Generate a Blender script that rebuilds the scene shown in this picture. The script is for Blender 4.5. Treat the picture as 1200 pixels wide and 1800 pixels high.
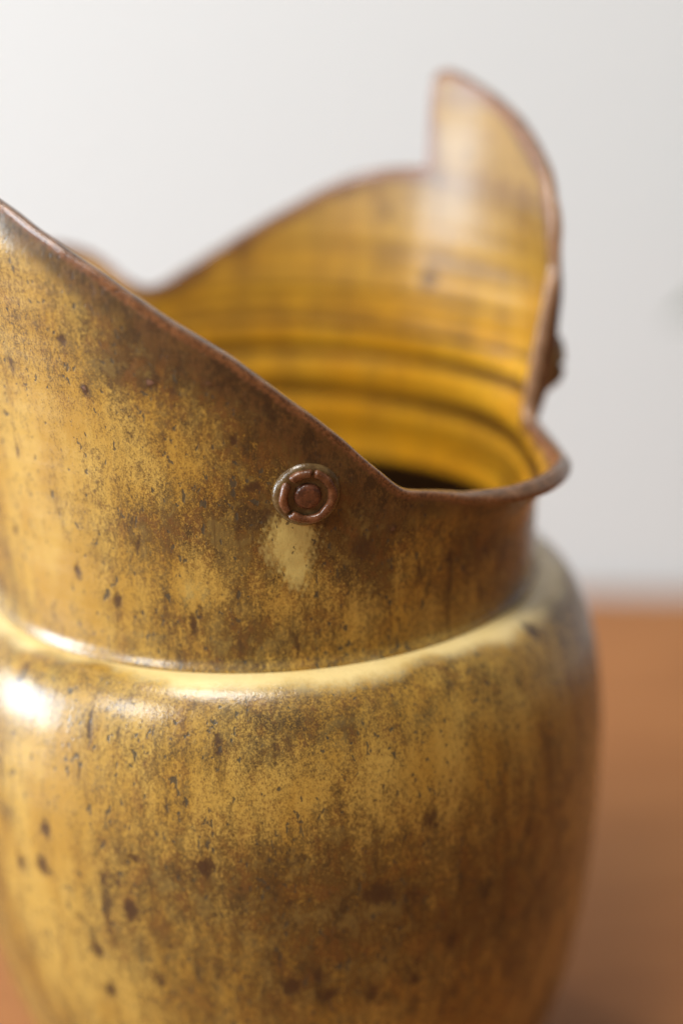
import bpy, math, random
import numpy as np
from mathutils import Vector, Euler

S = bpy.context.scene
for o in list(bpy.data.objects):
    bpy.data.objects.remove(o)
COL = S.collection
rad = math.radians

# ------------------------------------------------------------------ camera
JZ = 0.165                                   # height of the neck / shoulder joint above the table
cam_d = bpy.data.cameras.new('camera')
cam = bpy.data.objects.new('camera', cam_d); COL.objects.link(cam); S.camera = cam
DIST, ELEV = 0.68, rad(20.5)
PITCH, YAW, ROLL = rad(19.18675), rad(-1.97803), rad(2.0)
cam.location = (0, -DIST*math.cos(ELEV), JZ + DIST*math.sin(ELEV))
cam_m = Euler((0, 0, YAW)).to_matrix() @ Euler((math.pi/2 - PITCH, 0, 0)).to_matrix() @ Euler((0, 0, -ROLL)).to_matrix()
cam.rotation_euler = cam_m.to_euler()
cam_d.sensor_fit = 'HORIZONTAL'; cam_d.sensor_width = 24; cam_d.lens = 85
cam_d.clip_start = 0.01; cam_d.clip_end = 50
cam_d.dof.use_dof = True
cam_d.dof.focus_distance = 0.594
cam_d.dof.aperture_fstop = 2.65
cam_d.dof.aperture_blades = 9

# ------------------------------------------------------------------ light: a window on the left, a warm ceiling lamp, a dim room
W = bpy.data.worlds.new('World'); S.world = W; W.use_nodes = True
bg = W.node_tree.nodes['Background']
bg.inputs['Color'].default_value = (1.0, 0.97, 0.93, 1); bg.inputs['Strength'].default_value = 0.11

def area(name, loc, target, sx, sy, power, col):
    l = bpy.data.lights.new(name, 'AREA'); l.shape = 'RECTANGLE'; l.size = sx; l.size_y = sy
    l.energy = power; l.color = col
    o = bpy.data.objects.new(name, l); COL.objects.link(o)
    o.location = loc
    o.rotation_euler = (Vector(target) - Vector(loc)).to_track_quat('-Z', 'Y').to_euler()
    return o
area('window_light', (-1.5, -0.04, 0.27), (0.2, -0.35, 0.2), 0.64, 0.64, 29.0, (0.76, 0.89, 1.0))
area('second_window_light', (-1.15, -0.90, 0.95), (0, 0, 0.22), 0.42, 0.50, 13.0, (0.86, 0.94, 1.0))
area('ceiling_lamp', (-0.25, 0.35, 1.9), (0, 0, 0.2), 0.12, 0.12, 4.5, (1.0, 0.92, 0.80))
area('room_light', (-0.42, -0.58, 1.78), (0, 0.05, 0.2), 0.6, 0.5, 24.0, (1.0, 0.96, 0.90))

S.view_settings.view_transform = 'Standard'; S.view_settings.look = 'None'
S.view_settings.gamma = 1; S.view_settings.exposure = 0.2; S.view_settings.use_curve_mapping = False
S.cycles.max_bounces = 10; S.cycles.diffuse_bounces = 6; S.cycles.glossy_bounces = 4
S.cycles.use_denoising = True
S.cycles.sample_clamp_indirect = 6

# ------------------------------------------------------------------ photo pixel -> point on the pot (used once to set out spots on the clay)
CAMP = np.array(cam.location); CR = np.array(cam_m); FPX = 85/24*1200
def ray(px, py):
    d = CR @ np.array([(px-600)/FPX, -(py-900)/FPX, -1.0]); return d/np.linalg.norm(d)
def r_collar(z): return .0752 + .005*z + .95*z*z
PROF = np.array([(.062,-.165),(.0645,-.163),(.0662,-.158),(.0715,-.146),(.0768,-.134),(.0825,-.118),(.0868,-.1),(.0899,-.082),(.0919,-.065),
                 (.0931,-.05),(.0934,-.038),(.0928,-.026),(.0909,-.015),(.0877,-.006),(.0835,-.0006),(.0795,.0017),(.0772,.0013),(.0748,.0010)])
def r_body(z):
    return np.interp(np.minimum(z, .0012), PROF[:16,1], PROF[:16,0])
def hit(px, py, far=False, th=0.0, body=False):
    d = ray(px, py); ts = np.linspace(.42, .9, 4801); P = CAMP + ts[:,None]*d
    z = P[:,2]-JZ
    rf = r_body(z) if body else r_collar(z)
    g = np.hypot(P[:,0], P[:,1]) - (rf - th)
    s = np.where(np.sign(g[1:]) != np.sign(g[:-1]))[0]
    k = int(np.argmin(abs(g))) if len(s) == 0 else int(s[-1] if far else s[0])
    return math.atan2(P[k,1], P[k,0]), z[k]

# ------------------------------------------------------------------ node helper
class NT:
    def __init__(s, name):
        s.m = bpy.data.materials.new(name); s.m.use_nodes = True
        s.t = s.m.node_tree; s.bsdf = s.t.nodes['Principled BSDF']
    def n(s, typ, **kw):
        nd = s.t.nodes.new(typ)
        for k, v in kw.items(): setattr(nd, k, v)
        return nd
    def put(s, sock, v):
        if isinstance(v, bpy.types.NodeSocket): s.t.links.new(v, sock)
        elif isinstance(v, (tuple, list)) and sock.type == 'RGBA': sock.default_value = (*v[:3], 1)
        else: sock.default_value = v
    def math(s, op, a, b=0.0, c=None, clamp=False):
        nd = s.n('ShaderNodeMath', operation=op, use_clamp=clamp)
        s.put(nd.inputs[0], a); s.put(nd.inputs[1], b)
        if c is not None: s.put(nd.inputs[2], c)
        return nd.outputs[0]
    def add(s, a, b): return s.math('ADD', a, b)
    def mul(s, a, b): return s.math('MULTIPLY', a, b)
    def sub(s, a, b): return s.math('SUBTRACT', a, b)
    def step(s, x, lo, hi, a=0.0, b=1.0):
        nd = s.n('ShaderNodeMapRange', interpolation_type='SMOOTHSTEP')
        s.put(nd.inputs[0], x); s.put(nd.inputs[1], lo); s.put(nd.inputs[2], hi); s.put(nd.inputs[3], a); s.put(nd.inputs[4], b)
        return nd.outputs[0]
    def mix(s, f, a, b):
        nd = s.n('ShaderNodeMix', data_type='RGBA')
        s.put(nd.inputs[0], f); s.put(nd.inputs[6], a); s.put(nd.inputs[7], b)
        return nd.outputs[2]
    def attr(s, name): return s.n('ShaderNodeAttribute', attribute_name=name).outputs['Fac']
    def coords(s, scale=(1,1,1)):
        if not hasattr(s, 'tc'): s.tc = s.n('ShaderNodeTexCoord')
        mp = s.n('ShaderNodeMapping'); mp.inputs['Scale'].default_value = scale
        s.t.links.new(s.tc.outputs['Object'], mp.inputs[0]); return mp.outputs[0]
    def noise(s, scale, stretch=(1,1,1), detail=3, rough=.55, dist=0.0):
        nd = s.n('ShaderNodeTexNoise'); nd.inputs['Scale'].default_value = scale
        nd.inputs['Detail'].default_value = detail; nd.inputs['Roughness'].default_value = rough
        nd.inputs['Distortion'].default_value = dist
        s.t.links.new(s.coords(stretch), nd.inputs['Vector']); return nd.outputs['Fac']
    def bump(s, h, dist, strength=1.0, prev=None):
        nd = s.n('ShaderNodeBump'); nd.inputs['Distance'].default_value = dist; nd.inputs['Strength'].default_value = strength
        s.put(nd.inputs['Height'], h)
        if prev is not None: s.put(nd.inputs['Normal'], prev)
        return nd.outputs[0]

# glaze on the outside ------------------------------------------------
OCH1, OCH2 = (.42, .228, .034), (.51, .308, .062)
def glaze_outer():
    t = NT('ochre_glaze')
    rimd, brown, spot, pale, pim, ring = (t.attr(a) for a in ('rim_distance', 'brown', 'spot', 'pale', 'pimple', 'shoulder'))
    nL = t.noise(42, (1,1,.55), 3, .6)
    nM = t.noise(190, (1,1,.5), 4, .65)
    nS = t.noise(1150, (1,1,.7), 3, .7)
    nF = t.noise(2600, (1,1,.8), 2, .6)
    streak = t.noise(230, (1,1,.11), 4, .6, .2)
    base = t.mix(t.step(t.noise(70, (1,1,.4), 3), .35, .65), OCH1, OCH2)
    # brown break-up, granular
    fs = t.noise(620, (1,1,.13), 3, .6, .15)
    f = t.add(.47, t.mul(t.sub(brown, .47), .92))
    f = t.add(f, t.mul(t.sub(nL, .5), .42))
    f = t.add(f, t.mul(t.sub(nM, .5), .95))
    f = t.add(f, t.mul(t.sub(nS, .5), 1.25))
    f = t.add(f, t.mul(t.sub(nF, .5), 1.1))
    f = t.add(f, t.mul(t.sub(streak, .5), .45))
    f = t.add(f, t.mul(t.sub(fs, .5), .30))
    v1 = t.noise(150, (1,1,.8), 4, .7, .4); v2 = t.noise(175, (1,1,.6), 4, .7, .4)
    bcol = t.mix(t.step(nM, .38, .62), (.056, .024, .005), (.108, .053, .010))
    bcol = t.mix(t.step(v1, .50, .62, 0, .85), bcol, (.125, .045, .008)); bcol = t.mix(t.step(v1, .50, .38, 0, .8), bcol, (.170, .108, .028))
    bcol = t.mix(t.step(v2, .51, .63, 0, .9), bcol, (.032, .016, .006))
    bcol = t.mix(t.mul(t.step(nS, .45, .75), .5), bcol, (.18, .105, .030))
    c = t.mix(t.step(f, .16, .90, 0, .97), base, bcol)
    # drips
    dr = t.mul(t.step(streak, .60, .71), t.step(nL, .40, .60))
    c = t.mix(t.mul(dr, .7), c, (.070, .032, .010))
    # dark specks, denser where the break-up is middling
    sp = t.noise(640, (1,1,.55), 2, .5, .3)
    den = t.noise(75, (1,1,.6), 2)
    thr = t.sub(.785, t.mul(den, .24))
    spk = t.step(t.sub(sp, thr), -.015, .03)
    c = t.mix(t.mul(spk, .85), c, (.052, .043, .026))
    # pale run
    pm = t.step(t.add(pale, t.add(t.mul(t.sub(nM, .5), 1.2), t.mul(t.sub(nS, .5), .8))), .30, 1.15)
    pm = t.mul(pm, t.sub(1.0, t.mul(spk, .8)))
    c = t.mix(t.mul(pm, .9), c, (.60, .45, .14))
    # pale ring pooled on the shoulder
    rg = t.step(t.add(ring, t.add(t.mul(t.sub(nL, .5), .5), t.add(t.mul(t.sub(nM, .5), .7), t.mul(t.sub(nS, .5), .3)))), .22, 1.0)
    c = t.mix(t.mul(rg, .92), c, t.mix(nL, (.78, .56, .20), (.90, .72, .36)))
    # burnt spots
    sm = t.step(t.add(spot, t.add(t.mul(t.sub(nM, .5), 1.3), t.mul(t.sub(nS, .5), .8))), .10, .88)
    c = t.mix(t.mul(sm, .9), c, t.mix(nS, (.030, .012, .005), (.065, .028, .011)))
    c = t.mix(t.step(t.add(pim, t.mul(t.sub(nS, .5), .5)), .62, .95, 0, .8), c, (.19, .092, .055))
    # rim: bare iron-red edge, then a dark ragged band
    q = t.add(rimd, t.add(t.mul(t.sub(nM, .5), .0045), t.mul(t.sub(nL, .5), .008)))
    q = t.sub(q, t.mul(t.sub(brown, .46), .0060)); q = t.add(q, t.add(t.mul(t.sub(nS, .5), .0085), t.mul(t.sub(nF, .5), .006))); band = t.step(q, .0012, .0070, 1, 0)
    c = t.mix(t.mul(band, .82), c, t.mix(t.step(t.add(v2, t.mul(t.sub(nS, .5), .7)), .38, .62), (.105, .047, .014), (.030, .014, .006)))
    q2 = t.add(rimd, t.add(t.mul(t.sub(nM, .5), .0016), t.mul(t.sub(nS, .5), .0007)))
    edge = t.step(q2, .0002, .0013, 1, 0)
    c = t.mix(t.mul(edge, .92), c, t.mix(t.step(nS, .3, .7), (.10, .040, .016), (.25, .098, .038)))
    t.put(t.bsdf.inputs['Base Color'], c)
    ro = t.add(.42, t.mul(nM, .14)); ro = t.add(ro, t.mul(t.step(f, .3, .9), .07)); ro = t.sub(ro, t.mul(band, .06))
    t.put(t.bsdf.inputs['Roughness'], ro)
    t.bsdf.inputs['IOR'].default_value = 1.55
    t.bsdf.inputs['Specular IOR Level'].default_value = .2
    t.bsdf.inputs['Coat Weight'].default_value = .85
    t.put(t.bsdf.inputs['Coat Roughness'], t.add(.17, t.mul(nM, .14)))
    h = t.add(t.mul(nS, .5), t.mul(nM, 1.4)); h = t.add(h, t.mul(pim, .8)); h = t.sub(h, t.mul(spk, .25)); h = t.sub(h, t.mul(sm, .35))
    b = t.bump(h, .00042, .4)
    t.put(t.bsdf.inputs['Normal'], b); t.put(t.bsdf.inputs['Coat Normal'], t.bump(h, .00042, .28))
    return t.m

def glaze_inner():
    t = NT('yellow_inner_glaze')
    rimd, spot, ring, up = (t.attr(a) for a in ('rim_distance', 'spot', 'shoulder', 'brown'))
    nL = t.noise(40, (1,1,1.6), 3); nM = t.noise(150, (1,1,.8), 4, .6); nS = t.noise(800, (1,1,.8), 2)
    streak = t.noise(170, (1,1,.14), 3, .6); hb = t.noise(60, (.18,.18,3.2), 3, .6)
    base = t.mix(t.step(nL, .35, .65), (.83, .395, .016), (.86, .450, .026))
    base = t.mix(t.mul(up, .95), base, t.mix(nM, (.22, .118, .034), (.36, .205, .052)))
    c = t.mix(t.mul(t.step(t.add(t.mul(hb, .6), t.mul(streak, .6)), .52, .72), t.add(.35, t.mul(up, .4))), base, (.20, .095, .028))
    c = t.mix(t.step(t.add(ring, t.add(t.mul(t.sub(nM, .5), .4), t.mul(t.sub(nL, .5), .2))), .12, .66, 0, .93), c, (.105, .043, .006))
    sm = t.step(t.add(spot, t.mul(t.sub(nM, .5), .6)), .3, .7)
    c = t.mix(t.mul(sm, .8), c, (.11, .048, .014))
    q = t.add(rimd, t.add(t.mul(t.sub(nM, .5), .005), t.mul(t.sub(nL, .5), .006)))
    c = t.mix(t.step(q, .0008, .0040, .85, 0), c, t.mix(nM, (.085, .045, .026), (.16, .075, .035)))
    c = t.mix(t.step(t.add(rimd, t.mul(t.sub(nM,.5), .0012)), .0008, .002, .9, 0), c, (.24, .095, .045))
    t.put(t.bsdf.inputs['Base Color'], c)
    t.put(t.bsdf.inputs['Roughness'], t.add(.42, t.mul(nM, .16)))
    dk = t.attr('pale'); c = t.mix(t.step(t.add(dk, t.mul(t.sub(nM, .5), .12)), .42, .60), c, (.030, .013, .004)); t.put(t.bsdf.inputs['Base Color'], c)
    t.bsdf.inputs['Coat Weight'].default_value = .45; t.bsdf.inputs['Coat Roughness'].default_value = .30; t.bsdf.inputs['Specular IOR Level'].default_value = .25
    b = t.bump(t.add(t.mul(nM, 1.0), t.mul(nS, .3)), .0004, .5)
    t.put(t.bsdf.inputs['Normal'], b)
    return t.m

def rim_mat():
    t = NT('iron_red_rim')
    nM = t.noise(260, (1,1,1), 4, .65); nS = t.noise(1500, (1,1,1), 3, .6); cr = t.attr('cap')
    c = t.mix(t.step(t.add(nS, t.mul(t.sub(nM,.5), .8)), .3, .7), (.085, .034, .013), (.25, .100, .037))
    d = t.mix(t.step(nM, .35, .65), (.095, .048, .024), (.200, .098, .048))
    c = t.mix(t.step(t.add(cr, t.mul(t.sub(nM, .5), .25)), .22, .42), c, d)
    c = t.mix(t.step(t.add(cr, t.mul(t.sub(nM, .5), .2)), .80, .95), c, (.21, .092, .045))
    lit_ = t.attr('lit_edge'); c = t.mix(t.mul(lit_, t.step(nM, .25, .6, .55, .95)), c, (.47, .27, .15))  # paler tan painted in for front light on the upright edge
    t.put(t.bsdf.inputs['Base Color'], c)
    t.put(t.bsdf.inputs['Roughness'], t.add(.12, t.mul(nM, .25)))
    t.bsdf.inputs['Coat Weight'].default_value = .6; t.bsdf.inputs['Coat Roughness'].default_value = .1
    t.put(t.bsdf.inputs['Normal'], t.bump(t.add(nM, t.mul(nS, .4)), .00045, .6))
    return t.m

def clay_mat(name, c1, c2, c3, rough):
    t = NT(name)
    nM = t.noise(420, (1,1,1), 4, .65); nS = t.noise(2200, (1,1,1), 2, .6)
    c = t.mix(t.step(nM, .36, .64), c1, c2)
    c = t.mix(t.step(nS, .60, .72), c, c3)
    t.put(t.bsdf.inputs['Base Color'], c)
    t.put(t.bsdf.inputs['Roughness'], t.add(rough, t.mul(nM, .15)))
    t.bsdf.inputs['Coat Weight'].default_value = .25; t.bsdf.inputs['Coat Roughness'].default_value = .09
    t.put(t.bsdf.inputs['Normal'], t.bump(t.add(nM, t.mul(nS, .5)), .0003, .6))
    return t.m

def plain(name, col, rough):
    t = NT(name); nM = t.noise(120, (1,1,1), 3)
    t.put(t.bsdf.inputs['Base Color'], t.mix(nM, tuple(.75*x for x in col), col))
    t.bsdf.inputs['Roughness'].default_value = rough
    return t.m

M_OUT, M_IN, M_RIM = glaze_outer(), glaze_inner(), rim_mat()
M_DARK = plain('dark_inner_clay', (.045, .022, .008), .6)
M_FOOT = plain('bare_foot_clay', (.22, .12, .06), .7)
M_PAD = clay_mat('medallion_glaze', (.080, .042, .014), (.150, .090, .032), (.045, .022, .009), .16)
M_COP = clay_mat('medallion_copper', (.085, .029, .011), (.18, .066, .026), (.27, .115, .055), .2)
M_STUD = clay_mat('stud_copper', (.060, .020, .010), (.150, .050, .022), (.24, .095, .05), .2)

# ------------------------------------------------------------------ the setting
def table_point(px, py):
    d = ray(px, py); k = -CAMP[2]/d[2]; return CAMP + k*d
A, B = table_point(1060, 1034), table_point(1200, 1036)
wdir = Vector((B-A)[:2].tolist()).normalized(); wn = Vector((-wdir.y, wdir.x))        # along and behind the wall's foot
def wp(s, off): return (A[0] + wdir.x*s + wn.x*off, A[1] + wdir.y*s + wn.y*off)

def mesh_obj(name, verts, faces, mat, parent=None, smooth=False):
    me = bpy.data.meshes.new(name); me.from_pydata([tuple(v) for v in verts], [], faces); me.update()
    if smooth: me.polygons.foreach_set('use_smooth', [True]*len(me.polygons))
    for m in (mat if isinstance(mat, list) else [mat]): me.materials.append(m)
    o = bpy.data.objects.new(name, me); COL.objects.link(o)
    if parent: o.parent = parent
    return o
def slab(name, corners, z0, z1, mat):
    v = [(x, y, z0) for x, y in corners] + [(x, y, z1) for x, y in corners]
    return mesh_obj(name, v, [(3,2,1,0),(4,5,6,7),(0,1,5,4),(1,2,6,5),(2,3,7,6),(3,0,4,7)], mat)

t = NT('oiled_wood')
g1 = t.noise(5, (1, 9, 1), 5, .6, .4); g2 = t.noise(24, (1, 11, 1), 4, .6)
c = t.mix(t.step(g1, .3, .7), (.27, .104, .029), (.35, .142, .043))
c = t.mix(t.mul(t.step(g2, .45, .7), .2), c, (.20, .078, .028))
t.put(t.bsdf.inputs['Base Color'], c); t.put(t.bsdf.inputs['Roughness'], t.add(.58, t.mul(g2, .12))); t.bsdf.inputs['Specular IOR Level'].default_value = .3
t.put(t.bsdf.inputs['Normal'], t.bump(g2, .0004, .5))
table = slab('table', [wp(-1.75, -.006), wp(-1.75, -2.2), wp(1.6, -2.2), wp(1.6, -.006)], -.04, 0, t.m)
table['kind'] = 'structure'
t = NT('white_wall')
n1 = t.noise(3, (1,1,1), 3); n2 = t.noise(180, (1,1,1), 3)
t.put(t.bsdf.inputs['Base Color'], t.mix(n1, (.590, .592, .580), (.615, .617, .605)))
t.bsdf.inputs['Roughness'].default_value = .75
t.put(t.bsdf.inputs['Normal'], t.bump(n2, .0008, .4))
wall = slab('wall', [wp(-3.0, .1), wp(-3.0, 0), wp(2.2, 0), wp(2.2, .1)], -.9, 2.2, t.m)
wall['kind'] = 'structure'

# ------------------------------------------------------------------ the vase
vase = bpy.data.objects.new('vase', None); COL.objects.link(vase); vase.empty_display_size = .05
vase['label'] = 'ochre and brown glazed stoneware vase with cut flaring collar and riveted medallions'
vase['category'] = 'vase'

# rim line of the collar: angle (deg), height above joint, extra flare
RIM = [(-138,.1220,-.0030),(-132,.1170,-.0030),(-121.7,.1088,-.0022),(-112.5,.1004,-.0010),(-103.6,.0915,0),(-94.7,.0827,0),(-85.4,.0717,0),(-75.4,.0598,0),
 (-68.8,.0509,0),(-65,.0460,0),(-62.5,.0436,0),(-56,.0414,-.0002),(-48,.0376,.0024),(-40,.0355,.0060),(-33,.0350,.0083),(-26,.0350,.0094),
 (-18,.0350,.0084),(-11,.0360,.0052),(-5,.0375,.0022),(-1,.0390,0),(1.8,.0402,-.0012),(2.8,.0439,-.0024),(3.2,.0492,-.0034),(3.6,.0553,-.0035),(4,.0605,-.0031),
 (4.4,.0665,-.0025),(4.8,.0740,-.0018),(5.3,.0816,-.0004),(6,.0893,.0007),(7.3,.0950,.0010),(9.5,.0995,.0006),(13,.1052,.0001),(20,.1106,0),(29.4,.1172,0),(36.7,.1214,0),
 (42.9,.1244,0),(47.6,.1262,0),(49.5,.1254,0),(50,.1220,0),(49.7,.1140,0),(49.3,.1020,0),(49.3,.0990,0),(50.2,.0982,0),(53.5,.0980,0),
 (60.5,.0965,0),(70.4,.0926,0),(82.5,.0841,0),(94.8,.0754,0),(103.8,.0688,0),(110,.0648,0),(113.5,.0640,.0003),(117,.0655,.0040),(120,.0685,.0080),
 (124,.0730,.0120),(130,.0765,.0125),(137,.0780,.0120),(148,.0755,.0090),(158,.0715,.0050),(166,.0675,.0010),(170.5,.0665,-.0006),(172.2,.0700,-.0006),
 (171.6,.0780,.0002),(171,.0900,.0014),(170.6,.1040,.0018),(173,.1130,.0006),(180,.1195,0),(194,.1295,0),(207,.1365,0),(216,.1402,0),(218.8,.1400,0),
 (220,.1365,0),(220.2,.1310,0),(220.4,.1255,-.002),(222,.1220,-.0030)]
RIM = np.array(RIM)
def resample(P, n):                     # closed in angle (last = first + 360)
    Q = np.column_stack([np.radians(P[:,0])*.08, P[:,1], P[:,2]])
    per = np.array([2*math.pi*.08, 0, 0])
    K = np.vstack([Q[-3:-1]-per, Q, Q[1:3]+per])
    out = []
    for i in range(2, len(Q)+1):
        p0,p1,p2,p3 = K[i-1],K[i],K[i+1],K[i+2]
        d = [max(np.linalg.norm(b-a),1e-6)**.5 for a,b in ((p0,p1),(p1,p2),(p2,p3))]
        t0,t1,t2,t3 = 0,d[0],d[0]+d[1],sum(d)
        for tt in np.linspace(t1,t2,40,endpoint=False):
            A1=(t1-tt)/(t1-t0)*p0+(tt-t0)/(t1-t0)*p1; A2=(t2-tt)/(t2-t1)*p1+(tt-t1)/(t2-t1)*p2; A3=(t3-tt)/(t3-t2)*p2+(tt-t2)/(t3-t2)*p3
            B1=(t2-tt)/(t2-t0)*A1+(tt-t0)/(t2-t0)*A2; B2=(t3-tt)/(t3-t1)*A2+(tt-t1)/(t3-t1)*A3
            out.append((t2-tt)/(t2-t1)*B1+(tt-t1)/(t2-t1)*B2)
    out.append(K[len(Q)+1]); out = np.array(out)
    s = np.concatenate([[0], np.cumsum(np.linalg.norm(np.diff(out[:,:2],axis=0),axis=1))])
    u = np.linspace(0, s[-1], n, endpoint=False)
    return np.column_stack([np.interp(u, s, out[:,k]) for k in range(3)])
NC = 1500
RC = resample(RIM, NC)
def csmooth(a, k):                      # cyclic gaussian smoothing of rows
    w = np.exp(-.5*(np.arange(-3*k,3*k+1)/k)**2); w /= w.sum(); out = np.zeros_like(a)
    for j, ww in zip(range(-3*k, 3*k+1), w): out += ww*np.roll(a, j, axis=0)
    return out
lin = np.linspace(0, 2*math.pi*.08, NC, endpoint=False)
RC[:,0] -= lin; RC = csmooth(RC, 2); RC[:,0] += lin
th_r, z_r, dr_r = RC[:,0]/.08, RC[:,1], RC[:,2]
# handmade waver of the cut edge
idx = np.arange(NC)*2*math.pi/NC
z_r = z_r + .00022*np.sin(9*idx+1) + .00010*np.sin(23*idx) + .00005*np.sin(57*idx+2)
dth = np.diff(np.append(th_r, th_r[0]+2*math.pi)); dz = np.diff(np.append(z_r, z_r[0]))
w = np.maximum(dth, 0)*.08 + .34*abs(dz) + 2e-5
th0 = np.cumsum(w); th0 = th0/th0[-1]*2*math.pi; th0 += (th_r-th0).mean()
drift = csmooth((th_r-th0)[:,None], 90)[:,0]
th0 = th0 + drift*.9

rng = np.random.default_rng(7)
def wav(th, z):                          # slight unroundness and soft throwing marks
    return .0005*np.cos(2*th+.6) + .0003*np.cos(3*th+2.2) + .00005*np.sin(z*430+1.5*np.sin(th)) + .00002*np.sin(z*1300+2*np.sin(th+1))
def sst(x, a, b):
    x = np.clip((x-a)/(b-a), 0, 1); return x*x*(3-2*x)
def bulge(th, z):                        # the wall swells out beside each spout
    zf = sst(z, .034, .055)*(1-sst(z, .070, .100))
    out = 0
    for c, a in ((12, .006), (184, .004)):
        d = np.mod(th-math.radians(c)+math.pi, 2*math.pi)-math.pi
        out = out + a*np.exp(-(d/math.radians(14))**2)
    return out*zf
NR = 130
tt = np.linspace(0, 1, NR)
tt = 1-(1-tt)**1.25
ZB = -.0040                              # collar foot tucked into the shoulder
def collar_surface():
    T0, TR = th0[:,None], th_r[:,None]
    th = T0 + (TR-T0)*tt[None]**1.6
    z = ZB + (z_r[:,None]-ZB)*tt[None]
    L = .015
    g = np.clip((z-(z_r[:,None]-L))/L, 0, 1)**2.2
    r = r_collar(np.maximum(z, 0)) + dr_r[:,None]*g + wav(th, z)*np.clip(z/.01, 0, 1) + bulge(th, z)
    # a small rounded foot above the joint
    r = r + .0013*np.exp(-((z-.0012)/.0016)**2)*(z>-.002)
    return th, z, r
TH, ZZ, RR = collar_surface()
PO = np.stack([RR*np.cos(TH), RR*np.sin(TH), ZZ+JZ], -1)
def grid_normals(P):
    du = np.roll(P,-3,axis=0)-np.roll(P,3,axis=0); dv = np.gradient(P, axis=1)
    n = np.cross(du, dv); n /= np.linalg.norm(n, axis=-1, keepdims=True)+1e-12
    return n
NO = grid_normals(PO); 
if (NO[...,0]*np.cos(TH)+NO[...,1]*np.sin(TH)).mean() < 0: NO = -NO
radial = np.stack([np.cos(TH), np.sin(TH), 0*TH], -1)
bad = (NO*radial).sum(-1) < .3
NO[bad] = radial[bad]
NO = csmooth(NO.reshape(NC,-1), 5).reshape(NC, NR, 3); NO /= np.linalg.norm(NO, axis=-1, keepdims=True)
THK = .0036
thick = THK + .0012*(1-tt)**2
# throwing rings on the inside
RINGS = [(.0443,.0016,1.0),(.0317,.0022,1.0),(.0245,.0012,.35),(.0180,.0014,.40),(.0385,.0009,.22),(.0482,.0009,.30),(.0530,.0013,.70),(.0580,.0010,.30),(.0625,.0013,.50),(.0690,.0012,.28),(.0750,.0010,.30),(.0830,.0012,.25),(.0900,.0009,.22)]
def ringmask(th, z):
    m = np.zeros_like(z)
    for zc, wd, a in RINGS:
        zc2 = zc + .0007*np.sin(th*2+zc*900) + .0004*np.sin(5*th)
        m = np.maximum(m, a*(.88+.12*np.sin(3*th+zc*4000))*np.exp(-((z-zc2)/wd)**2))
    return m
PI_ = PO - NO*thick[None,:,None]
thI = np.arctan2(PI_[...,1], PI_[...,0]); zI = PI_[...,2]-JZ
RM = ringmask(thI, zI)
ridge = .00030*np.sin((zI-.0443)/.0126*2*math.pi+math.pi/2)*np.clip((.075-zI)/.03,0,1)*np.clip(zI/.01,0,1)
PI_ = PI_ + radial*(ridge+.0004*RM)[...,None]*np.clip((1-tt)*8,0,1)[None,:,None]

# rim cap
T = np.roll(PO[:,-1],-2,axis=0)-np.roll(PO[:,-1],2,axis=0); T /= np.linalg.norm(T,axis=1,keepdims=True)
NRM = NO[:,-1]
BB = np.cross(NRM, T); BB /= np.linalg.norm(BB,axis=1,keepdims=True)
if BB[:,2].mean() < 0: BB = -BB
BB = csmooth(BB, 4); BB /= np.linalg.norm(BB,axis=1,keepdims=True)
NCAP = 13
phi = np.linspace(0, math.pi, NCAP)
mid = (PO[:,-1]+PI_[:,-1])/2; hw = THK/2
lipw = 1 + .45*np.clip(dr_r/.008, 0, 1)
cap = []
for p in phi:
    cx = np.sign(math.cos(p))*abs(math.cos(p))**.7; sy = abs(math.sin(p))**.75
    cap.append(mid + NRM*(hw*cx)*lipw[:,None]**(1 if 0<p<math.pi else 0) + BB*(hw*.85*sy)*lipw[:,None])
cap = np.stack(cap, 1); cap[:,0] = PO[:,-1]; cap[:,-1] = PI_[:,-1]

# --- distances and painted-on glaze features, set out on the unrolled wall
def rim_dist(th, z):
    R = .08; rx, rz = th_r*R, z_r
    rx = np.concatenate([rx-2*math.pi*R, rx, rx+2*math.pi*R])[::4]; rz = np.tile(rz,3)[::4]
    f = np.stack([th.ravel()*R, z.ravel()],1); out = np.empty(len(f))
    for a in range(0, len(f), 8000):
        d = (f[a:a+8000,0:1]-rx[None])**2 + (f[a:a+8000,1:2]-rz[None])**2
        out[a:a+8000] = np.sqrt(d.min(1))
    return out.reshape(th.shape)
def blob(th, z, c, rx, ry, r0=.08):
    dx = (np.mod(th-c[0]+math.pi, 2*math.pi)-math.pi)*r0; dzv = z-c[1]
    return dx, dzv, np.sqrt((dx/rx)**2+(dzv/ry)**2)
def rag(th, z, s):
    u, v = th*80, z*1000
    return (np.sin(1.7*u+s)*np.cos(1.3*v+2*s) + .8*np.sin(2.9*u-1.1*v+3*s) + .6*np.sin(3.3*v+.9*u+s*s) + .5*np.cos(5.1*u+2.3*v+s))/2.2
def field(th, z, items, body, mode='gauss'):
    out = np.zeros_like(th)
    for px, py, rx, ry, a in items:
        k = .000145
        _, _, d = blob(th, z, hit(px, py, body=body), rx*k, ry*k, .085 if body else .078)
        if mode == 'gauss': out += a*np.exp(-d*d)
        else:
            m = d < 2.6; tm, zm, dm = th[m], z[m], d[m]
            out[m] = np.maximum(out[m], a*np.clip(1.3-(dm*(1+.30*rag(tm, zm, px*.1))+.12*rag(tm*1.8, zm*1.4, py*.1))*.8, 0, 1))
    return out
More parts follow.
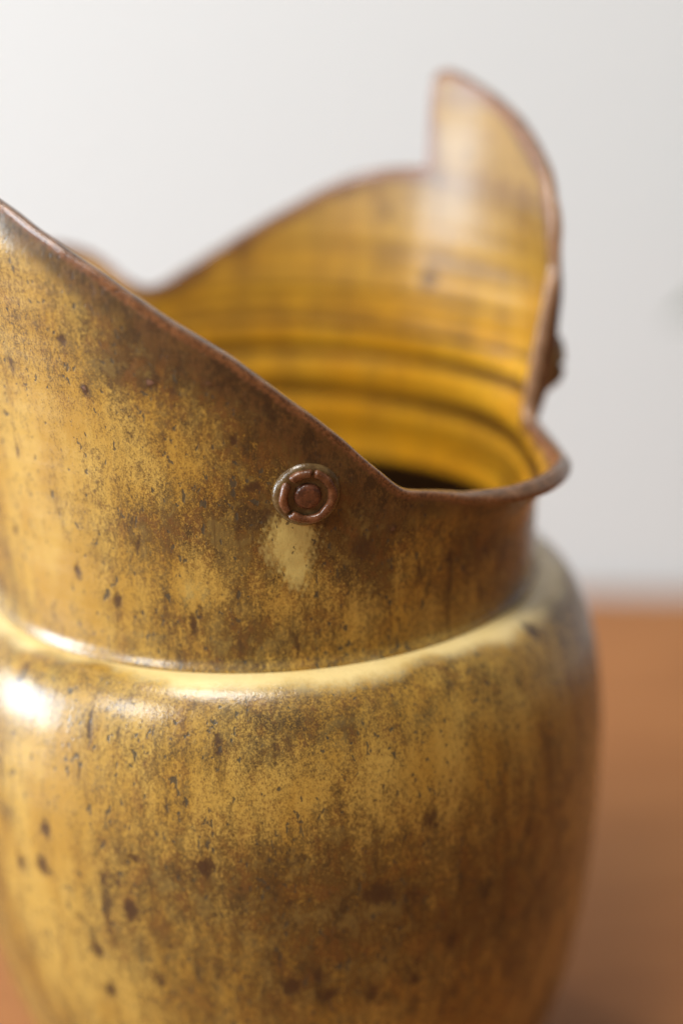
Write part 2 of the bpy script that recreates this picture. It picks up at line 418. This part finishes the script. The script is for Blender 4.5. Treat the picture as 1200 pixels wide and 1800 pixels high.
C_BROWN = [(170,565,80,45,.22),(300,620,90,45,.28),(390,670,80,45,.28),(520,770,80,50,.28),(200,655,60,40,.25),(120,500,60,40,.12),(560,980,40,40,.15),(90,760,130,120,-.30),(50,900,110,140,-.34),(110,1030,130,80,-.34),(60,520,70,60,-.15),(330,800,90,70,-.14),(450,700,120,60,.30),
 (600,800,90,70,.42),(640,920,80,60,.42),(250,650,80,50,.25),(440,900,70,70,.18),(300,930,120,55,.28),(430,1000,60,50,.10),(340,1040,60,50,-.22),
 (660,990,55,60,.45),(470,1130,110,50,.30),(850,950,90,50,.35),(760,1050,90,60,-.05),(600,1080,60,50,-.02),(200,1000,60,60,.08),(420,790,70,60,.22),
 (545,870,95,90,.32),(890,1000,50,80,.22),(300,1090,70,40,.1)]
C_SPOT = [(105,597,9,9,1),(205,1055,9,18,.95),(135,1005,8,16,.9),(240,960,12,16,.7),(340,1100,7,26,.8),(525,1140,5,18,.8),(790,980,12,14,.8),(850,965,14,20,.7),
 (30,790,5,22,.7),(410,775,6,10,.9),(225,765,14,14,.55),(350,1075,6,14,.7),(262,676,17,13,.8),(365,678,15,10,.6),(145,684,8,9,.95),(690,930,14,11,.65),
 (840,1040,6,26,.6),(735,1010,8,30,.55),(700,1090,6,8,.7),(470,905,12,14,.5),(445,858,22,9,.75),(620,745,40,10,.5),(300,690,10,8,.6),(640,965,22,26,.7),(150,560,10,14,.5),(20,640,10,16,.6)]
C_PIM = [(262,674,9,7,1),(145,683,5,6,1),(365,676,8,6,.9),(690,930,8,6,.85)]
C_PALE = [(515,945,40,44,1.3),(522,990,27,44,1.25),(505,965,38,34,1.0),(340,1045,40,34,.45),(60,960,40,60,.45),(250,1120,60,14,.35)]
B_BROWN = [(90,1400,150,130,-.26),(60,1560,110,160,-.28),(450,1400,160,60,-.06),(700,1340,220,80,-.18),(400,1560,200,90,.24),(660,1600,180,140,.30),
 (900,1600,140,160,.22),(520,1720,200,90,.16),(250,1650,120,80,.04),(900,1380,120,100,.05),(560,1280,160,40,.15),(150,1750,140,90,-.15),(300,1280,120,40,-.1)]
B_SPOT = [(355,1525,17,17,1),(655,1570,24,20,1.1),(500,1735,17,17,1),(568,1748,17,14,1),(745,1440,18,24,.85),(918,1455,11,22,.95),(935,1545,12,26,.75),(912,1600,12,20,.7),
 (70,1460,13,16,.9),(25,1520,11,18,.9),(62,1525,14,20,.9),(220,1605,16,20,.8),(158,1675,13,18,.9),(228,1512,10,12,.85),(125,1615,14,14,.65),(170,1545,10,18,.7),(195,1550,9,16,.6),
 (780,1655,12,24,.75),(715,1720,10,16,.9),(938,1112,15,15,1.05),(715,1575,13,20,.75),(265,1728,12,22,.7),(180,1745,16,16,.6),(775,1740,16,18,.7),(985,1450,9,16,.6),(840,1560,18,30,.55),
 (175,1600,10,30,.6),(500,1590,12,14,.6),(720,1690,10,16,.6),(550,1715,10,14,.7),(640,1745,14,20,.6),(155,1275,5,34,.75),(205,1290,5,24,.6),(380,1310,6,22,.55),(480,1310,7,24,.5),(885,1740,20,18,.5)]
I_SPOT = [(680,372,11,13,.95),(755,490,24,20,.8),(905,625,10,22,.9),(700,505,16,12,.55),(890,855,14,22,.7),(810,800,20,14,.5),(770,315,14,22,.6),(875,290,12,18,.5),(820,270,16,14,.5),(960,340,8,26,.6),
 (480,390,30,12,.4),(620,420,30,10,.45),(560,470,20,10,.4),(660,560,40,7,.55),(880,455,16,10,.4),(500,560,50,6,.5),(400,570,60,6,.5),(800,580,10,14,.4)]

def rand_fill(th, z, n, lo, hi, zlo, zhi, seed):
    r_ = np.random.default_rng(seed); out = np.zeros_like(th)
    for _ in range(n):
        c = (math.radians(r_.uniform(lo, hi)), r_.uniform(zlo, zhi)); s = r_.uniform(.0010, .0026)
        _, _, d = blob(th, z, c, s, s*r_.uniform(1, 1.9)); m = d < 2.6; out[m] = np.maximum(out[m], r_.uniform(.6, 1)*np.clip(1.3-(d[m]*(1+.3*rag(th[m], z[m], s*9e4)))*.8, 0, 1))
    return out

rdO = rim_dist(TH, ZZ)
brO = .54 + 1.1* field(TH, ZZ, C_BROWN, False)
spO = np.maximum(field(TH, ZZ, C_SPOT, False, 'cone'), rand_fill(TH, ZZ, 70, -25, 215, .005, .11, 3))
paO = field(TH, ZZ, C_PALE, False, 'cone'); piO = field(TH, ZZ, C_PIM, False, 'cone')
shO = .42*np.exp(-((ZZ-.0005)/.0022)**2)
rdI = rim_dist(TH, ZZ)
spI = np.zeros_like(TH)
for px, py, rx, ry, a in I_SPOT:
    _, _, d = blob(thI, zI, hit(px, py, far=True, th=.004), rx*.000172, ry*.000172)
    spI = np.maximum(spI, a*np.clip(1.35-d*.85, 0, 1))
spI = np.maximum(spI, rand_fill(thI, zI, 30, 170, 350, .02, .1, 5))
upI = np.clip((zI-.045)/.05, 0, 1)

# --- assemble the collar as one smooth surface, then hand its faces to the parts
def grid_faces(n, m, off, closed=True, flip=False):
    i = np.arange(n if closed else n-1)[:,None]; j = np.arange(m-1)[None]
    i2 = (i+1) % n
    f = np.stack([off+i*m+j, off+i2*m+j, off+i2*m+j+1, off+i*m+j+1], -1)
    if flip: f = f[...,::-1]
    return f
nO = NC*NR; nCap = NCAP-2
V = [PO.reshape(-1,3)]
offI = nO; V.append(PI_.reshape(-1,3))
offC = offI+nO; V.append(cap[:,1:-1].reshape(-1,3))
V = np.vstack(V)
capidx = np.concatenate([(np.arange(NC)*NR+NR-1)[:,None], offC+np.arange(NC)[:,None]*nCap+np.arange(nCap)[None], (offI+np.arange(NC)*NR+NR-1)[:,None]], 1)
fO = grid_faces(NC, NR, 0); fI = grid_faces(NC, NR, offI, flip=True)
i2 = (np.arange(NC)+1) % NC
fC = np.stack([capidx[:,:-1], capidx[i2,:-1], capidx[i2,1:], capidx[:,1:]], -1)
def vattr(o, i, c): return np.concatenate([o.ravel(), i.ravel(), c.ravel()])
cz = np.zeros((NC, nCap))
lit_edge = np.clip((np.degrees(th_r)+1)/2, 0, 1)*np.clip((16-np.degrees(th_r))/8, 0, 1)      # painted light: upright edge tinted paler, as if lit from the front
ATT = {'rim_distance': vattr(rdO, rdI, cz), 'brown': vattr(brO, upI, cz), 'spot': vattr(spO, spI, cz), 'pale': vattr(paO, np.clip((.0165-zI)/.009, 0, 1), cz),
       'pimple': vattr(piO, piO*0, cz), 'shoulder': vattr(shO, RM, cz), 'lit_edge': vattr(np.tile(lit_edge[:,None],(1,NR)), np.tile(lit_edge[:,None],(1,NR)), np.tile(lit_edge[:,None],(1,nCap))), 'cap': vattr(TH*0, TH*0+1, np.tile(np.linspace(0,1,NCAP)[1:-1], (NC,1)))}
def vnormals(V, F):
    n = np.zeros_like(V)
    a = np.cross(V[F[:,2]]-V[F[:,0]], V[F[:,3]]-V[F[:,1]])
    for k in range(4): np.add.at(n, F[:,k], a)
    return n/(np.linalg.norm(n,axis=1,keepdims=True)+1e-15)
allF = np.vstack([fO.reshape(-1,4), fI.reshape(-1,4), fC.reshape(-1,4)])
VN = vnormals(V, allF)
if (VN[:nO]*NO.reshape(-1,3)).sum(1).mean() < 0:
    VN = -VN; fO = fO[...,::-1]; fI = fI[...,::-1]; fC = fC[...,::-1]

def part(name, V, VN, ATT, groups, parent, label=None):
    """groups: list of (faces Nx4, material)"""
    F = np.vstack([g[0].reshape(-1,4) for g in groups])
    used, inv = np.unique(F, return_inverse=True); F2 = inv.reshape(-1,4)
    me = bpy.data.meshes.new(name)
    me.vertices.add(len(used)); me.vertices.foreach_set('co', V[used].astype(np.float32).ravel())
    me.loops.add(F2.size); me.loops.foreach_set('vertex_index', F2.astype(np.int32).ravel())
    me.polygons.add(len(F2)); me.polygons.foreach_set('loop_start', np.arange(0, F2.size, 4, dtype=np.int32))
    mi = np.concatenate([np.full(len(g[0].reshape(-1,4)), k, np.int32) for k, g in enumerate(groups)])
    for g in groups: me.materials.append(g[1])
    me.polygons.foreach_set('material_index', mi)
    me.polygons.foreach_set('use_smooth', np.ones(len(F2), bool))
    me.update(calc_edges=True)
    for k, a in ATT.items():
        at = me.attributes.new(k, 'FLOAT', 'POINT'); at.data.foreach_set('value', a[used].astype(np.float32))
    me.normals_split_custom_set_from_vertices([tuple(x) for x in VN[used].astype(float)])
    o = bpy.data.objects.new(name, me); COL.objects.link(o); o.parent = parent
    if label: o['label'] = label
    return o

degr = np.degrees(th_r)
lipA = (degr > -61) & (degr < .8); lipB = (degr > 115) & (degr < 169)
rowz = ZZ[:, :-1]; topmask = (z_r[:,None]-rowz) < .015
def sel(m): return m[:,None] & topmask
mA, mB = sel(lipA), sel(lipB); rest = ~(mA | mB)
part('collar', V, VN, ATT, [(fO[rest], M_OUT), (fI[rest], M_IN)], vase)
part('spout_lip', V, VN, ATT, [(fO[mA], M_OUT), (fI[mA], M_IN)], vase, 'flared spout lip curling out beside the front medallion')
part('spout_lip', V, VN, ATT, [(fO[mB], M_OUT), (fI[mB], M_IN)], vase, 'flared spout lip on the far left of the rim')
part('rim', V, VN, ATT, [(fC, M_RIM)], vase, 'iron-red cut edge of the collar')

# --- body: belly, shoulder and inside as a turned profile
def dense(P, n):
    s = np.concatenate([[0], np.cumsum(np.linalg.norm(np.diff(P,axis=0),axis=1))])
    u = np.linspace(0, s[-1], n); Q = np.column_stack([np.interp(u, s, P[:,k]) for k in range(2)])
    k = max(2, n//60); w = np.exp(-.5*(np.arange(-3*k,3*k+1)/k)**2); w /= w.sum()
    for c in range(2):
        pad = np.concatenate([2*Q[0,c]-Q[3*k:0:-1,c], Q[:,c], 2*Q[-1,c]-Q[-2:-3*k-2:-1,c]])
        Q[:,c] = np.convolve(pad, w, 'valid')
    return Q
NB, MB = 900, 300
outp = dense(PROF, MB)
inp = dense(np.array([(.0705,.0085),(.0712,.0060),(.076,.0005),(.082,-.005),(.0865,-.015),(.088,-.035),(.086,-.065),(.080,-.1),(.070,-.135),(.058,-.155),(.03,-.158),(.0005,-.158)]), 120)
ang = np.linspace(0, 2*math.pi, NB, endpoint=False)
def revolve(Q):
    th = np.broadcast_to(ang[:,None], (NB, len(Q))); z = np.broadcast_to(Q[None,:,1], th.shape); r = Q[None,:,0] + wav(th*1.0+.5, z*.6)*np.clip(-z/.02,0,1)
    lean = .0030*np.clip(-z/.13, 0, 1.3)
    return th, z, np.stack([r*np.cos(th)+lean, r*np.sin(th), z+JZ], -1)
thB, zB, PB = revolve(outp); thD, zD, PD = revolve(inp)
VB = np.vstack([PB.reshape(-1,3), PD.reshape(-1,3)])
fB = grid_faces(NB, MB, 0); fD = grid_faces(NB, len(inp), NB*MB)
aB = np.broadcast_to(np.arange(MB)[None], thB.shape)
ringz = np.interp(outp[:,0]*0+np.arange(MB), np.arange(MB), np.zeros(MB))
arc = np.concatenate([[0], np.cumsum(np.linalg.norm(np.diff(outp,axis=0),axis=1))]); arc = arc[-1]-arc     # from the joint outward
wave = .0020*np.sin(2*thB+.2) + .0016*np.sin(5*thB+.4) + .0012*np.sin(11*thB) + .0006*np.sin(29*thB+1)
shB = np.clip(1.3 - np.clip(arc[None]-.0015+wave, 0, 1)/.0080, 0, 1.1)
shB = shB*np.clip(.55+arc[None]/.003, 0, 1)
brB = .55 + 1.2* field(thB, zB, B_BROWN, True)
spB = np.maximum(field(thB, zB, B_SPOT, True, 'cone'), rand_fill(thB, zB, 90, -15, 200, -.15, -.01, 11))
z0 = np.zeros_like(thB); zi = np.zeros_like(thD)
cat = lambda a, b: np.concatenate([a.ravel(), b.ravel()])
ATB = {'rim_distance': cat(z0+.05, zi+.05), 'brown': cat(brB, zi), 'spot': cat(spB, zi), 'pale': cat(z0, zi), 'pimple': cat(z0, zi), 'shoulder': cat(shB, zi)}
FB = np.vstack([fB.reshape(-1,4), fD.reshape(-1,4)])
VNB = vnormals(VB, FB)
nb = VNB[:NB*MB].reshape(NB,MB,3)[:, MB//2]
if (nb[:,0]*np.cos(ang)+nb[:,1]*np.sin(ang)).mean() < 0:
    VNB = -VNB; fB = fB[...,::-1]; fD = fD[...,::-1]
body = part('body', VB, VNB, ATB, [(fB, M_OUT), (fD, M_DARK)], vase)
# foot disc closes the base
fr = [(.0625*math.cos(a)+.0038, .0625*math.sin(a), z) for z in (.0, .0025) for a in np.linspace(0, 2*math.pi, 96, endpoint=False)]
mesh_obj('foot', fr, [tuple(range(95,-1,-1)), tuple(range(96,192))] + [(k,(k+1)%96,96+(k+1)%96,96+k) for k in range(96)], M_FOOT, vase)

# --- medallions
def lathe(name, pts, n, mat, parent, wob=0.0, seed=0):
    r_ = random.Random(seed); ph = [r_.uniform(0, 6.28) for _ in range(3)]
    v = []; f = []
    for (r, z) in pts:
        for k in range(n):
            a = 2*math.pi*k/n; rr = r*(1+wob*(math.sin(2*a+ph[0])+.6*math.sin(3*a+ph[1])+.4*math.sin(5*a+ph[2])))
            v.append((rr*math.cos(a), rr*math.sin(a), z))
    for j in range(len(pts)-1):
        for k in range(n): f.append((j*n+k, j*n+(k+1)%n, (j+1)*n+(k+1)%n, (j+1)*n+k))
    v.append((0,0,pts[-1][1])); c = len(v)-1; j = len(pts)-1
    for k in range(n): f.append((j*n+k, j*n+(k+1)%n, c))
    return mesh_obj(name, v, f, mat, parent, True)
def arc_tube(name, a0, a1, R, w, h, z, mat, parent, seed):
    r_ = random.Random(seed); n = max(8, int((a1-a0)/4)); m = 14; v = []; f = []
    ends = 5
    angs = np.radians(np.linspace(a0, a1, n)); L = R*math.radians(a1-a0)
    for i, a in enumerate(angs):
        s = R*(a-angs[0]); e = min(s, L-s)/(w*.55); k = math.sqrt(max(1-(1-min(e,1))**2, .02))
        ww = w*(.55+.45*k)*(1+.07*math.sin(9*a+seed)); hh = h*k*(1+.10*math.sin(7*a+2*seed)); Rr = R*(1+.012*math.sin(5*a+seed))
        for q in range(m):
            b = 2*math.pi*q/m; x = Rr + ww*math.copysign(abs(math.cos(b))**.8, math.cos(b)); zz = z + hh*math.sin(b)
            v.append((x*math.cos(a), x*math.sin(a), zz))
    for i in range(n-1):
        for q in range(m): f.append((i*m+q, i*m+(q+1)%m, (i+1)*m+(q+1)%m, (i+1)*m+q))
    f.append(tuple(range(m-1,-1,-1))); f.append(tuple((n-1)*m+q for q in range(m)))
    return mesh_obj(name, v, f, mat, parent, True)
def medallion(theta, z, label, seed, spin=0):
    r = float(r_collar(z)) - .0004 + float(bulge(np.array(theta), np.array(z)))
    slope = float(r_collar(z+.001)-r_collar(z-.001))/.002
    pad = lathe('medallion', [(.0086,-.0016),(.0085,-.0003),(.0082,.0003),(.0078,.0007),(.0073,.00095),(.0066,.0010),(.0056,.0008),(.0044,.00065),(.0030,.0007),(.0015,.0007)], 72, M_PAD, vase, .012, seed)
    X = Vector((-math.sin(theta), math.cos(theta), 0)); Zv = Vector((math.cos(theta), math.sin(theta), -slope)).normalized(); Y = Zv.cross(X)
    from mathutils import Matrix
    pad.matrix_local = Matrix(((X.x,Y.x,Zv.x,r*math.cos(theta)),(X.y,Y.y,Zv.y,r*math.sin(theta)),(X.z,Y.z,Zv.z,JZ+z),(0,0,0,1)))
    pad['label'] = label
    for a0, a1 in ((-137, 75), (79, 133), (141, 217)):
        arc_tube('ring_segment', a0+spin, a1+spin, .0061, .00112, .00105, .00125, M_COP, pad, seed+a1*.01)
    lathe('stud', [(.0034,.0002),(.0034,.0011),(.0032,.0016),(.0027,.00195),(.0019,.0021),(.0009,.0021)], 40, M_STUD, pad, .02, seed+3)
    return pad
mth, mz = hit(540, 870)
medallion(mth, mz, 'round riveted medallion on the front of the collar', 1)
medallion(rad(9.5), .0540, 'round medallion in profile on the right of the collar', 2, 40)
medallion(rad(98), .0560, 'round medallion on the back of the collar', 3, 100)
medallion(rad(184), .0560, 'round medallion on the left of the collar', 4, 190)

# ------------------------------------------------------------------ a leafy twig standing beyond the right edge, one leaf tip reaching in
twig = bpy.data.objects.new('leafy_twig', None); COL.objects.link(twig); twig.empty_display_size = .05
twig['label'] = 'green leaf tip of a twig against the wall at the right edge'; twig['category'] = 'plant'
M_LEAF = plain('leaf_green', (.035, .075, .022), .5); M_STEM = plain('stem_brown', (.10, .07, .035), .7)
def leaf(base, tip, width, parent):
    base, tip = Vector(base), Vector(tip); d = tip-base; L = d.length; d.normalize()
    side = d.cross(Vector((0,0,1))).normalized(); up = side.cross(d); v = []; f = []
    n = 10
    for i in range(n+1):
        s = i/n; wv = width*math.sin(math.pi*min(1,s*.97+.02))**.8*(1-.35*s)
        c = base + d*(L*s) - up*(.12*L*s*s) 
        v += [c - side*wv + up*wv*.25, c, c + side*wv + up*wv*.25]
    v += [p - up*.0005 for p in v]; m = 3*(n+1)
    for i in range(n):
        for k in range(2):
            a = i*3+k; f.append((a, a+1, a+4, a+3)); f.append((m+a+3, m+a+4, m+a+1, m+a))
    o = mesh_obj('leaf', v, f, M_LEAF, parent, True); return o
d = ray(1163, 512); tip = CAMP + d*1.02
bx, by = tip[0]+.10, tip[1]+.02
sp_ = [Vector((bx+.02*math.sin(s*3), by, s*(tip[2]+.06))) for s in np.linspace(0, 1, 14)]
v = []; f = []
for i, p in enumerate(sp_):
    rr = .0028*(1-.6*i/13)
    for k in range(8): v.append((p.x+rr*math.cos(k*math.pi/4), p.y+rr*math.sin(k*math.pi/4), p.z))
for i in range(13):
    for k in range(8): f.append((i*8+k, i*8+(k+1)%8, i*8+8+(k+1)%8, i*8+8+k))
mesh_obj('stem', v, f, M_STEM, twig, True)
leaf(sp_[11], tip, .016, twig)
for i, (dx, dy, dzv) in ((6,(.08,.03,.03)),(8,(.03,-.07,.03)),(9,(.07,-.03,.04)),(12,(.06,.04,.05)),(13,(.01,-.02,.07))):
    leaf(sp_[i], sp_[i]+Vector((dx,dy,dzv)), .012, twig)
